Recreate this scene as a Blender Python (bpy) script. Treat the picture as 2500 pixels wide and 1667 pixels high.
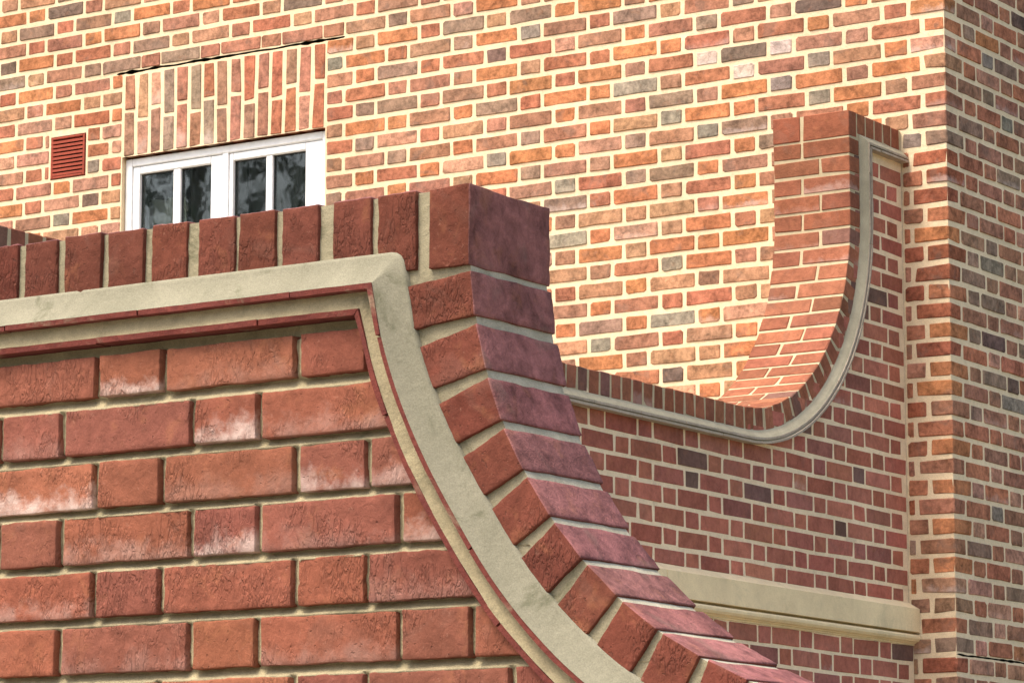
import bpy, math, random
import numpy as np
from mathutils import Vector, Matrix, Euler, noise as mnoise

S = bpy.context.scene
for o in list(bpy.data.objects):
    bpy.data.objects.remove(o)
COL = S.collection
rnd = random.Random(7)

# ------------------------------------------------------------------ camera
ZG = 5.06                       # height of the reference bed joint of the house above the ground
CAM = (5.7938, -12.0248, 1.5993)
FPX = 8431.2                    # focal length in photograph pixels (2500 wide)
YAW, PITCH, ROLL = math.radians(-33.0587), math.radians(9.2104), math.radians(0.0395)
cam_d = bpy.data.cameras.new('camera')
cam = bpy.data.objects.new('camera', cam_d)
COL.objects.link(cam)
S.camera = cam
cam_d.sensor_width = 36.0
cam_d.lens = FPX / 2500 * 36.0
cam_d.clip_start = 0.05
cam_d.clip_end = 2000
cy, sy, cp, sp = math.cos(YAW), math.sin(YAW), math.cos(PITCH), math.sin(PITCH)
Fv = Vector((sy * cp, cy * cp, sp)); Rv = Vector((cy, -sy, 0)); Uv = Rv.cross(Fv)
Rv, Uv = Rv * math.cos(ROLL) + Uv * math.sin(ROLL), Uv * math.cos(ROLL) - Rv * math.sin(ROLL)
cam.matrix_world = Matrix(((Rv.x, Uv.x, -Fv.x, CAM[0]), (Rv.y, Uv.y, -Fv.y, CAM[1]),
                           (Rv.z, Uv.z, -Fv.z, CAM[2]), (0, 0, 0, 1)))

def project(p):
    d = Vector(p) - Vector(CAM)
    w = d.dot(Fv)
    return 1250 + FPX * d.dot(Rv) / w, 833.5 - FPX * d.dot(Uv) / w

def unproject(x, y, axis, val):
    d = Fv * FPX + Rv * (x - 1250) - Uv * (y - 833.5)
    t = (val - CAM[axis]) / d[axis]
    return Vector(CAM) + d * t

# ------------------------------------------------------------------ sky, sun, exposure
SUN_DIR = Vector((-0.20, -0.44, 0.875)).normalized()      # towards the sun
elev = math.asin(SUN_DIR.z)
az = math.atan2(SUN_DIR.x, SUN_DIR.y)
wd = bpy.data.worlds.new('World'); S.world = wd; wd.use_nodes = True
nt = wd.node_tree; nt.nodes.clear()
sky = nt.nodes.new('ShaderNodeTexSky'); sky.sky_type = 'NISHITA'; sky.sun_disc = False
sky.sun_elevation = elev; sky.sun_rotation = az
sky.air_density = 1.0; sky.dust_density = 6.0; sky.ozone_density = 0.5
bg = nt.nodes.new('ShaderNodeBackground'); bg.inputs[1].default_value = 0.15
wo = nt.nodes.new('ShaderNodeOutputWorld')
nt.links.new(sky.outputs[0], bg.inputs[0]); nt.links.new(bg.outputs[0], wo.inputs[0])
sd = bpy.data.lights.new('sun', 'SUN'); sd.energy = 1.5; sd.angle = math.radians(24); sd.color = (1.0, 0.92, 0.80)
sun = bpy.data.objects.new('sun', sd); COL.objects.link(sun)
sun.rotation_euler = SUN_DIR.to_track_quat('Z', 'Y').to_euler()
sun.location = (-10, -10, 20)
S.view_settings.view_transform = 'Standard'
S.view_settings.look = 'None'
S.view_settings.gamma = 1.0
S.view_settings.exposure = 1.12
S.view_settings.use_curve_mapping = False
S.render.engine = 'CYCLES'

# ------------------------------------------------------------------ materials
def new_mat(name):
    m = bpy.data.materials.new(name); m.use_nodes = True
    m.node_tree.nodes.clear()
    return m, m.node_tree.nodes, m.node_tree.links

def N(ns, t, **kw):
    n = ns.new(t)
    for k, v in kw.items():
        setattr(n, k, v)
    return n

def noise_n(ns, ls, vec, scale, detail=3, rough=0.55, dist=0.0):
    n = N(ns, 'ShaderNodeTexNoise')
    n.inputs['Scale'].default_value = scale; n.inputs['Detail'].default_value = detail
    n.inputs['Roughness'].default_value = rough; n.inputs['Distortion'].default_value = dist
    ls.new(vec, n.inputs['Vector'])
    return n.outputs['Fac']

def ramp(ns, ls, src, lo, hi, a=0.0, b=1.0):
    n = N(ns, 'ShaderNodeMapRange'); n.interpolation_type = 'SMOOTHSTEP'
    n.inputs[1].default_value = lo; n.inputs[2].default_value = hi
    n.inputs[3].default_value = a; n.inputs[4].default_value = b
    ls.new(src, n.inputs[0])
    return n.outputs[0]

def mathn(ns, ls, op, a, b=None):
    n = N(ns, 'ShaderNodeMath', operation=op)
    for i, v in enumerate((a, b)):
        if v is None: continue
        if isinstance(v, (int, float)): n.inputs[i].default_value = v
        else: ls.new(v, n.inputs[i])
    return n.outputs[0]

def mixc(ns, ls, fac, a, b, mode='MIX'):
    n = N(ns, 'ShaderNodeMix', data_type='RGBA', blend_type=mode)
    for s, v in ((n.inputs[0], fac), (n.inputs[6], a), (n.inputs[7], b)):
        if isinstance(v, (int, float)): s.default_value = v
        elif isinstance(v, tuple): s.default_value = v if len(v) == 4 else (*v, 1)
        else: ls.new(v, s)
    return n.outputs[2]

def finish(ns, ls, col, rough=0.9, bumps=(), spec=0.25):
    b = N(ns, 'ShaderNodeBsdfPrincipled')
    if isinstance(col, tuple): b.inputs['Base Color'].default_value = (*col, 1)
    else: ls.new(col, b.inputs['Base Color'])
    if isinstance(rough, (int, float)): b.inputs['Roughness'].default_value = rough
    else: ls.new(rough, b.inputs['Roughness'])
    b.inputs['Specular IOR Level'].default_value = spec
    prev = None
    for h, st, di in bumps:
        n = N(ns, 'ShaderNodeBump'); n.inputs['Strength'].default_value = st; n.inputs['Distance'].default_value = di
        ls.new(h, n.inputs['Height'])
        if prev: ls.new(prev, n.inputs['Normal'])
        prev = n.outputs[0]
    if prev: ls.new(prev, b.inputs['Normal'])
    o = N(ns, 'ShaderNodeOutputMaterial'); ls.new(b.outputs[0], o.inputs[0])

def brick_material(name, source, mottle=0.5, grey=0.35, fine=90.0, crease=False, bloom=True, mul=None):
    """source: 'object' uses the object's colour, 'attr' a face colour attribute."""
    m, ns, ls = new_mat(name)
    pos = N(ns, 'ShaderNodeNewGeometry').outputs['Position']
    if source == 'object':
        oi = N(ns, 'ShaderNodeObjectInfo'); tint = oi.outputs['Color']; al = oi.outputs['Alpha']; rv = oi.outputs['Random']
    else:
        at = N(ns, 'ShaderNodeAttribute'); at.attribute_name = 'tint'; tint = at.outputs['Color']; al = at.outputs['Alpha']
    if mul: tint = mixc(ns, ls, 1.0, tint, mul, 'MULTIPLY')
    big = noise_n(ns, ls, pos, 14, 4, 0.6, 0.6)
    mid = noise_n(ns, ls, pos, 55, 5, 0.65, 0.4)
    fin = noise_n(ns, ls, pos, fine * 5, 3, 0.7)
    v = mathn(ns, ls, 'ADD', ramp(ns, ls, big, .3, .7, 1 - mottle * .45, 1 + mottle * .4),
              ramp(ns, ls, mid, .25, .75, -mottle * .4, mottle * .4))
    v = mathn(ns, ls, 'MULTIPLY', v, ramp(ns, ls, fin, .2, .8, .86, 1.14))
    v = mathn(ns, ls, 'MULTIPLY', v, ramp(ns, ls, noise_n(ns, ls, pos, 1.7, 4, .65, .4), .3, .7, .86, 1.10))
    vv = N(ns, 'ShaderNodeCombineXYZ')
    for i in range(3): ls.new(v, vv.inputs[i])
    c = mixc(ns, ls, 1.0, tint, vv.outputs[0], 'MULTIPLY')
    # fired darker / greyer patches
    patch = ramp(ns, ls, noise_n(ns, ls, pos, 9, 3, 0.6, 1.0), .56, .68, 0, grey)
    c = mixc(ns, ls, patch, c, (.17, .125, .10))
    warm = ramp(ns, ls, noise_n(ns, ls, pos, 22, 3, 0.6, .5), .55, .75, 0, .22)
    c = mixc(ns, ls, warm, c, (.40, .17, .08))
    if bloom:
        # lime bloom and smears: amount held in the alpha channel
        gen = N(ns, 'ShaderNodeTexCoord').outputs['Generated']
        sep = N(ns, 'ShaderNodeSeparateXYZ'); ls.new(gen, sep.inputs[0])
        low = ramp(ns, ls, sep.outputs[2], .0, 1.0, .27, -.11) if source == 'object' else ramp(ns, ls, mid, 0, 1, .05, .1)
        k = mathn(ns, ls, 'ADD', noise_n(ns, ls, pos, 17, 7, .66, .15), low)
        inv = mathn(ns, ls, 'SUBTRACT', 1.0, al)
        k = ramp(ns, ls, k, .56, .86)
        k = mathn(ns, ls, 'MULTIPLY', k, inv)
        c = mixc(ns, ls, k, c, (.62, .50, .44))
    bumps = []
    if crease:
        mp = N(ns, 'ShaderNodeMapping'); mp.inputs['Rotation'].default_value = (0.1, .75, 0.1)
        mp.inputs['Scale'].default_value = (2.0, 1.0, .7)
        ls.new(pos, mp.inputs['Vector'])
        cr = noise_n(ns, ls, mp.outputs[0], 52, 3, .55, .35)
        mask = ramp(ns, ls, noise_n(ns, ls, pos, 13, 2, .5, .4), .46, .64, .08, 1)
        rid = mathn(ns, ls, 'ABSOLUTE', mathn(ns, ls, 'SUBTRACT', cr, .5))
        rid = ramp(ns, ls, rid, 0, .10)
        cr2 = mathn(ns, ls, 'MULTIPLY', rid, mask)
        bumps.append((cr2, .75, .0024))
        bumps.append((noise_n(ns, ls, pos, 75, 3, .55, .6), .55, .0036))
        pit = ramp(ns, ls, noise_n(ns, ls, pos, 150, 2, .5), .66, .73, 1, 0)
        bumps.append((pit, .7, .0016))
        bumps.append((noise_n(ns, ls, pos, 420, 3, .7), .35, .0011))
        groove_tone = ramp(ns, ls, rid, .0, .4, .20, 0)  # darker tone along the crease grooves
        c = mixc(ns, ls, mathn(ns, ls, 'MULTIPLY', groove_tone, mask), c, (.10, .045, .032))
        c = mixc(ns, ls, mathn(ns, ls, 'MULTIPLY', mathn(ns, ls, 'SUBTRACT', 1.0, pit), .28), c, (.07, .04, .03))
        pale = ramp(ns, ls, noise_n(ns, ls, pos, 120, 4, .7, .5), 0.60, .74, 0, .22)
        c = mixc(ns, ls, pale, c, (.46, .25, .18))
    else:
        bumps.append((mid, .55, .006))
        bumps.append((noise_n(ns, ls, pos, 260, 3, .7), .5, .003))
    finish(ns, ls, c, .97, bumps, .1)
    return m

def mortar_material(name, a, b, spots, spot_amt, scale=30, bump=.004, spread=(.40, .62)):
    m, ns, ls = new_mat(name)
    pos = N(ns, 'ShaderNodeNewGeometry').outputs['Position']
    f = ramp(ns, ls, noise_n(ns, ls, pos, scale, 5, .65, .5), .3, .7)
    c = mixc(ns, ls, f, a, b)
    sp_ = ramp(ns, ls, noise_n(ns, ls, pos, 8, 5, .7, 1.0), spread[0] + .14, spread[1] + .1, 0, spot_amt)
    c = mixc(ns, ls, sp_, c, spots)
    g = ramp(ns, ls, noise_n(ns, ls, pos, 500, 2, .6), .25, .75, .86, 1.12)
    g = mathn(ns, ls, 'MULTIPLY', g, ramp(ns, ls, noise_n(ns, ls, pos, 1.7, 4, .65, .4), .3, .7, .90, 1.06))
    gg = N(ns, 'ShaderNodeCombineXYZ')
    for i in range(3): ls.new(g, gg.inputs[i])
    c = mixc(ns, ls, 1.0, c, gg.outputs[0], 'MULTIPLY')
    finish(ns, ls, c, .95, [(noise_n(ns, ls, pos, 90, 4, .6), .6, bump), (noise_n(ns, ls, pos, 420, 3, .7), .5, bump * .4)], .15)
    return m

M = {}
M['house_brick'] = brick_material('house_brick', 'object', mottle=.75)
M['house_brickwork'] = brick_material('house_brickwork', 'attr', mottle=.75)
OUTER = 1
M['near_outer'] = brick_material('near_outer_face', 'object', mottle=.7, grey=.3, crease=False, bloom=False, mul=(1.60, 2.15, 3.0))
M['wall_brick'] = brick_material('wall_brick', 'object', mottle=.35, grey=.15)
M['wall_brickwork'] = brick_material('wall_brickwork', 'attr', mottle=.35, grey=.15)
M['near_brick'] = brick_material('near_brick', 'object', mottle=.32, grey=.12, crease=True)
M['near_brickwork'] = brick_material('near_brickwork', 'attr', mottle=.3, grey=.12)
M['cream'] = mortar_material('cream_mortar', (.80, .64, .425), (.71, .56, .36), (.45, .36, .24), .35)
M['pale'] = mortar_material('pale_mortar', (.84, .67, .45), (.76, .60, .39), (.36, .30, .22), .35)
M['olive'] = mortar_material('olive_mortar', (.36, .305, .185), (.265, .225, .138), (.12, .115, .07), .6, 22, .004)
M['fillet'] = mortar_material('fillet_mortar', (.262, .246, .178), (.205, .194, .138), (.115, .115, .07), .85, 9, .0022)
M['greyfillet'] = mortar_material('grey_fillet', (.39, .35, .245), (.33, .295, .205), (.24, .22, .15), .5, 16, .003)
M['copjoint'] = mortar_material('coping_joint', (.47, .435, .325), (.37, .345, .25), (.14, .14, .085), .6, 20, .003)
M['copfront'] = mortar_material('coping_pointing', (.31, .275, .18), (.235, .21, .135), (.09, .09, .05), .75, 20, .004)
M['farjoint'] = mortar_material('yard_joint', (.50, .41, .26), (.41, .335, .21), (.26, .23, .145), .4, 24, .003)
M['stone'] = mortar_material('cream_stone', (.80, .64, .38), (.72, .57, .34), (.56, .46, .28), .5, 12, .002)
M['tile'] = mortar_material('red_clay_tile', (.17, .045, .034), (.13, .036, .03), (.29, .235, .155), .7, 60, .004)
M['paletile'] = mortar_material('pale_clay_tile', (.42, .35, .27), (.34, .28, .21), (.26, .24, .17), .5, 60, .003)
M['smear'] = mortar_material('mortar_smear', (.46, .36, .27), (.38, .27, .20), (.30, .16, .11), .6, 90, .002)
M['gap_shade'] = mortar_material('mossy_gap_shade', (.03, .032, .016), (.012, .011, .008), (.05, .055, .02), .5, 40, .004)  # mossy crack lining, near black so the gap's shade is in the colour
M['terracotta'] = mortar_material('terracotta', (.34, .075, .045), (.28, .06, .04), (.2, .05, .035), .4, 50, .002)

def plain(name, col, rough=.5, spec=.4):
    m, ns, ls = new_mat(name)
    pos = N(ns, 'ShaderNodeNewGeometry').outputs['Position']
    g = ramp(ns, ls, noise_n(ns, ls, pos, 25, 3, .6), .3, .7, .93, 1.04)
    gg = N(ns, 'ShaderNodeCombineXYZ')
    for i in range(3): ls.new(g, gg.inputs[i])
    finish(ns, ls, mixc(ns, ls, 1.0, col, gg.outputs[0], 'MULTIPLY'), rough, [(noise_n(ns, ls, pos, 300, 2, .5), .08, .001)], spec)
    return m
M['white'] = plain('white_paint', (.86, .87, .87), .4)
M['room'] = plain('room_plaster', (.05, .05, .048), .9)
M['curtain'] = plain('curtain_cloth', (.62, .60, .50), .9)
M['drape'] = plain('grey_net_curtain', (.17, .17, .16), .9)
M['lead'] = plain('dark_seal', (.03, .03, .03), .6)

m, ns, ls = new_mat('window_glass')
tr = N(ns, 'ShaderNodeBsdfTransparent'); tr.inputs[0].default_value = (.72, .76, .74, 1)
gl = N(ns, 'ShaderNodeBsdfGlossy'); gl.inputs['Roughness'].default_value = .03
fr = N(ns, 'ShaderNodeFresnel'); fr.inputs[0].default_value = 1.5
pos = N(ns, 'ShaderNodeNewGeometry').outputs['Position']
bp = N(ns, 'ShaderNodeBump'); bp.inputs['Strength'].default_value = .03; bp.inputs['Distance'].default_value = .01
ls.new(noise_n(ns, ls, pos, 9, 2, .5), bp.inputs['Height']); ls.new(bp.outputs[0], gl.inputs['Normal'])
f2 = mathn(ns, ls, 'MULTIPLY', fr.outputs[0], 1.0)
mx = N(ns, 'ShaderNodeMixShader'); ls.new(f2, mx.inputs[0]); ls.new(tr.outputs[0], mx.inputs[1]); ls.new(gl.outputs[0], mx.inputs[2])
oo = N(ns, 'ShaderNodeOutputMaterial'); ls.new(mx.outputs[0], oo.inputs[0])
M['glass'] = m

m, ns, ls = new_mat('lawn')
pos = N(ns, 'ShaderNodeNewGeometry').outputs['Position']
finish(ns, ls, mixc(ns, ls, ramp(ns, ls, noise_n(ns, ls, pos, 1.5, 5, .7), .3, .7), (.05, .085, .025), (.11, .12, .05)), .95,
       [(noise_n(ns, ls, pos, 60, 3, .7), .8, .03)])
M['lawn'] = m
m, ns, ls = new_mat('paving')
pos = N(ns, 'ShaderNodeNewGeometry').outputs['Position']
finish(ns, ls, mixc(ns, ls, ramp(ns, ls, noise_n(ns, ls, pos, 3, 5, .7), .3, .7), (.34, .30, .24), (.24, .21, .17)), .95,
       [(noise_n(ns, ls, pos, 80, 3, .7), .5, .006)])
M['paving'] = m
M['leaf'] = plain('leaf', (.055, .09, .03), .6, .3)
M['bark'] = plain('bark', (.10, .075, .05), .95, .1)

# ------------------------------------------------------------------ mesh helpers
def mesh_obj(name, verts, faces, mat, parent=None, smooth=False, tint=None, shift=True):
    """One mesh object; verts are world coordinates, the origin is moved to the middle."""
    v = np.asarray(verts, dtype=float)
    c = (v.min(0) + v.max(0)) / 2 if shift else np.zeros(3)
    me = bpy.data.meshes.new(name)
    me.from_pydata((v - c).tolist(), [], faces)
    if smooth: me.shade_smooth()
    me.materials.append(M[mat])
    if tint is not None:
        at = me.attributes.new('tint', 'FLOAT_COLOR', 'FACE')
        at.data.foreach_set('color', np.asarray(tint, dtype=np.float32).ravel())
    return link(name, me, tuple(c), parent)

def link(name, me, loc, parent=None):
    o = bpy.data.objects.new(name, me); COL.objects.link(o)
    if parent is not None:
        o.parent = parent
        p = Vector((0, 0, 0)); q = parent
        while q is not None:
            p += q.location; q = q.parent
        o.location = Vector(loc) - p
    else:
        o.location = loc
    return o

def empty(name, loc, label=None, cat=None):
    o = bpy.data.objects.new(name, None); COL.objects.link(o); o.location = loc
    o.empty_display_size = .2
    if label: o['label'] = label; o['category'] = cat; o['kind'] = 'thing'
    return o

def chamfer_box(d, c, jit, r):
    """24-vertex bevelled box centred on 0; every corner has its own wobble and bevel."""
    V, idx = [], {}
    for sx in (-1, 1):
        for sy_ in (-1, 1):
            for sz in (-1, 1):
                s = (sx, sy_, sz)
                k = c * (r.uniform(.5, 1.4) if r.random() > .12 else r.uniform(1.5, 2.3))
                w = [r.uniform(-jit, jit) for _ in range(3)]
                for ax in range(3):
                    p = [s[i] * (d[i] / 2 - (0 if i == ax else k)) + w[i] for i in range(3)]
                    idx[s, ax] = len(V); V.append(p)
    F = []
    for ax in range(3):
        a, b = (ax + 1) % 3, (ax + 2) % 3
        for s in (-1, 1):
            q = []
            for (u, w) in ((-1, -1), (1, -1), (1, 1), (-1, 1)):
                t = [0, 0, 0]; t[ax] = s; t[a] = u; t[b] = w; q.append(idx[tuple(t), ax])
            F.append(q if s > 0 else q[::-1])
        # the four edges along this axis join faces a and b
        for u in (-1, 1):
            for w in (-1, 1):
                t0 = [0, 0, 0]; t1 = [0, 0, 0]
                t0[ax], t1[ax] = -1, 1; t0[a] = t1[a] = u; t0[b] = t1[b] = w
                q = [idx[tuple(t0), a], idx[tuple(t1), a], idx[tuple(t1), b], idx[tuple(t0), b]]
                F.append(q if u * w < 0 else q[::-1])
    for sx in (-1, 1):
        for sy_ in (-1, 1):
            for sz in (-1, 1):
                q = [idx[(sx, sy_, sz), i] for i in range(3)]
                F.append(q if sx * sy_ * sz > 0 else q[::-1])
    return V, F

def irregular_brick(L, D, H, r, wob=.0016):
    """Low brick block with an uneven, rounded outline; its face looks towards -Y."""
    P = []
    nmid = 2 if L > .15 else 1
    cs = [r.uniform(.0022, .0055) if r.random() > .15 else r.uniform(.007, .012) for _ in range(4)]
    w = lambda: r.uniform(-wob, wob)
    hx, hz = L / 2, H / 2
    def edge(x0, x1, z, sgn):
        for i in range(nmid):
            t = (i + 1) / (nmid + 1) + r.uniform(-.08, .08)
            P.append((x0 + (x1 - x0) * t, z + sgn * abs(w()) * .9 + w() * .5))
    P += [(-hx + cs[0], -hz + w())]; edge(-hx, hx, -hz, 1); P += [(hx - cs[1], -hz + w()), (hx + w(), -hz + cs[1] * .8)]
    P += [(hx + w(), hz - cs[2] * .8), (hx - cs[2], hz + w())]; edge(hx, -hx, hz, -1); P += [(-hx + cs[3], hz + w()), (-hx + w(), hz - cs[3] * .8), (-hx + w(), -hz + cs[0] * .8)]
    n = len(P); V = []
    tx, tz = r.uniform(-.004, .004), r.uniform(-.012, .012)
    for (y, ins) in ((D / 2, 0), (-D / 2 + .0032, 0), (-D / 2, .0028)):
        for (x, z) in P:
            k = max(0, 1 - ins / max(.01, math.hypot(x, z) if False else hz))
            V.append((x - math.copysign(min(abs(x), ins), x), y + (x * tx + z * tz if ins or y < 0 else 0), z * k))
    F = []
    for a in (0, 1):
        for i in range(n):
            j = (i + 1) % n
            F.append([a * n + i, a * n + n + i, a * n + n + j, a * n + j][::-1])
    F.append([2 * n + i for i in range(n)])
    return V, F

def rough_box(d, seg, r, rad=.004, amp=.0012, seed=0.0):
    """Handmade-brick box: subdivided, rounded arrises, uneven faces."""
    V, F, key = [], [], {}
    h = [x / 2 for x in d]
    def vert(p):
        k = tuple(round(x, 5) for x in p)
        if k in key: return key[k]
        inner = [max(-h[i] + rad, min(h[i] - rad, p[i])) for i in range(3)]
        df = Vector(p) - Vector(inner)
        if df.length > 1e-7:
            n = df.normalized(); q = Vector(inner) + n * rad
        else:
            q = Vector(p); n = Vector((0, 0, 0))
        s = Vector((p[0] + seed * 3.1, p[1] + seed * 1.7, p[2] - seed * 2.3))
        lo = mnoise.noise(s * 22); mi = mnoise.noise(s * 75); hi = mnoise.noise(s * 180)
        q = q + n * (amp * 1.2 * lo + amp * .9 * mi + amp * .55 * hi) if n.length else q
        q = q + Vector((mnoise.noise(s * 14 + Vector((9, 0, 0))), 0, mnoise.noise(s * 14 + Vector((0, 7, 0))))) * amp * 1.1
        key[k] = len(V); V.append(tuple(q)); return key[k]
    for ax in range(3):
        a, b = (ax + 1) % 3, (ax + 2) % 3
        ua = sorted(set([-h[a], h[a], -h[a] + rad * .9, h[a] - rad * .9] + [-h[a] + d[a] * i / seg[a] for i in range(1, seg[a])]))
        ub = sorted(set([-h[b], h[b], -h[b] + rad * .9, h[b] - rad * .9] + [-h[b] + d[b] * i / seg[b] for i in range(1, seg[b])]))
        for s in (-1, 1):
            for i in range(len(ua) - 1):
                for j in range(len(ub) - 1):
                    q = []
                    for (x, y) in ((ua[i], ub[j]), (ua[i + 1], ub[j]), (ua[i + 1], ub[j + 1]), (ua[i], ub[j + 1])):
                        p = [0, 0, 0]; p[ax] = s * h[ax]; p[a] = x; p[b] = y; q.append(vert(p))
                    # note: points on a face get its own flat normal displaced too
                    F.append(q if s > 0 else q[::-1])
    return V, F

class Joined:
    """Collects many bricks into one mesh, with one tint for each brick."""
    def __init__(self): self.V = []; self.F = []; self.T = []; self.n = 0
    def add(self, V, F, tint, mtx=None, loc=(0, 0, 0)):
        if mtx is not None: V = [mtx @ Vector(p) for p in V]
        self.V += [(p[0] + loc[0], p[1] + loc[1], p[2] + loc[2]) for p in V]
        self.F += [[i + self.n for i in f] for f in F]
        self.T += [tint] * len(F); self.n += len(V)
    def build(self, name, mat, parent, kind=None):
        o = mesh_obj(name, self.V, self.F, mat, parent, tint=self.T)
        if kind: o['kind'] = kind
        return o

def box_mesh(x0, x1, y0, y1, z0, z1):
    V = [(x, y, z) for x in (x0, x1) for y in (y0, y1) for z in (z0, z1)]
    F = [[0, 1, 3, 2], [4, 6, 7, 5], [0, 4, 5, 1], [2, 3, 7, 6], [0, 2, 6, 4], [1, 5, 7, 3]]
    return V, F

def box(name, x0, x1, y0, y1, z0, z1, mat, parent, bev=0.0):
    if bev:
        V, F = chamfer_box((x1 - x0, y1 - y0, z1 - z0), bev, 0, random.Random(1))
        cx, cy_, cz = (x0 + x1) / 2, (y0 + y1) / 2, (z0 + z1) / 2
        V = [(p[0] + cx, p[1] + cy_, p[2] + cz) for p in V]
    else:
        V, F = box_mesh(x0, x1, y0, y1, z0, z1)
    return mesh_obj(name, V, F, mat, parent)

def vary(c, r, amt=.12):
    k = r.uniform(1 - amt, 1 + amt)
    return tuple(max(.01, min(.8, x * k * r.uniform(1 - amt * .4, 1 + amt * .4))) for x in c)

# ================================================================== ground
g = mesh_obj('ground', [(-400, -400, 0), (400, -400, 0), (400, 400, 0), (-400, 400, 0)], [[0, 1, 2, 3]], 'lawn', shift=False)
g['kind'] = 'structure'
pv = mesh_obj('pavement', [(-9, -20, .004), (14, -20, .004), (14, -.02, .004), (-9, -.02, .004)], [[0, 1, 2, 3]], 'paving', shift=False)
pv['kind'] = 'structure'

# ================================================================== the house
HP, HH, HJ = .345, .0765176, .0178          # bond period, course pitch, joint
HS, HD = .2110, .0984                        # stretcher, header
X0 = -.2163
DEP = .10
house = empty('brick_house', (-3.5, 1.2, 0),
              'red brick house with wide cream mortar joints, a small white window and a terracotta vent', 'house')
PAL = {'orange': (.44, .175, .075), 'red': (.37, .14, .08), 'brownred': (.34, .155, .10), 'tan': (.38, .21, .12),
       'brown': (.30, .165, .105), 'greybrown': (.25, .175, .125), 'dark': (.12, .095, .08), 'green': (.245, .232, .178),
       'pink': (.45, .235, .16), 'blue': (.23, .215, .18), 'white': (.52, .42, .36), 'deep': (.30, .09, .05)}
MAIN = [('orange', .30), ('red', .16), ('brownred', .19), ('tan', .22), ('brown', .07), ('greybrown', .035), ('pink', .04), ('green', .004)]
SIDE = [('brownred', .33), ('red', .20), ('brown', .19), ('greybrown', .13), ('pink', .10), ('dark', .025), ('blue', .02)]  # return wall mix, browner to put that side's shade into the tints
def pick(pal, r):
    t = r.random() * sum(w for _, w in pal)
    for k, w in pal:
        t -= w
        if t <= 0: return k
    return pal[0][0]

# bricks of a colour of their own, given by the photograph's pixels on the house wall
SPECIAL = [('green', 810, 157), ('green', 1203, 393), ('green', 1727, 319), ('green', 1639, 648), ('green', 1291, 77), ('green', 1373, 572),
           ('green', 1375, 447), ('green', 1620, 280), ('dark', 1813, 126), ('dark', 1642, 911), ('dark', 1840, 220), ('blue', 1910, 197),
           ('white', 1720, 145), ('white', 1809, 167), ('white', 1888, 115), ('dark', 1980, 5), ('orange', 2000, 190), ('orange', 1860, 220),
           ('green', 1984, 140), ('greybrown', 1715, 73), ('greybrown', 1600, 28), ('greybrown', 975, 250), ('greybrown', 975, 170), ('dark', 1190, 140),
           ('greybrown', 980, 380), ('greybrown', 1290, 20), ('greybrown', 1530, 360), ('blue', 1560, 210), ('greybrown', 1600, 245),
           ('dark', 148, 34), ('green', 290, 45), ('dark', 15, 165), ('deep', 15, 240), ('deep', 215, 290), ('greybrown', 390, 110), ('greybrown', 90, 75),
           ('dark', 215, 487), ('green', 228, 408), ('green', 135, 538), ('greybrown', 890, 353), ('dark', 690, 20), ('brown', 1620, 215), ('dark', 1680, 1008),
           ('green', 1460, 850), ('orange', 1790, 430), ('orange', 1590, 400), ('orange', 1300, 220), ('orange', 1700, 590), ('orange', 1450, 640),
           ('orange', 1820, 870), ('orange', 1330, 540), ('blue', 2222, 345), ('green', 1970, 260), ('tan', 2280, 140)]
SPEC = []
for k, x, y in SPECIAL:
    w = unproject(x, y, 1, 0.0); SPEC.append((k, w.x, w.z - ZG))
SPEC_R = []
for k, x, y in [('blue', 2319, 93), ('dark', 2480, 55), ('blue', 2440, 140), ('blue', 2415, 130), ('dark', 2480, 970), ('blue', 2465, 975),
                ('orange', 2440, 105), ('blue', 2330, 610), ('blue', 2340, 650), ('blue', 2330, 700), ('green', 2400, 640), ('orange', 2500, 1600),
                ('dark', 2350, 95), ('pink', 2440, 1490), ('blue', 2440, 1240)]:
    w = unproject(x, y, 0, 0.0); SPEC_R.append((k, w.y, w.z - ZG))

OPEN = [(-4.178, -3.010, -1.06, .300),       # window and its flat arch
        (-4.612, -4.376, -.160, .062),       # air vent
        (-.545, -.192, -9.0, -.462)]         # where the yard wall runs into the house

# cracks: the bed joint has opened (z, from, to) along the front, and on the return
CRACK_F = [(.3030, -4.215, -2.914)]
CZ = -33 * HH

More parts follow.
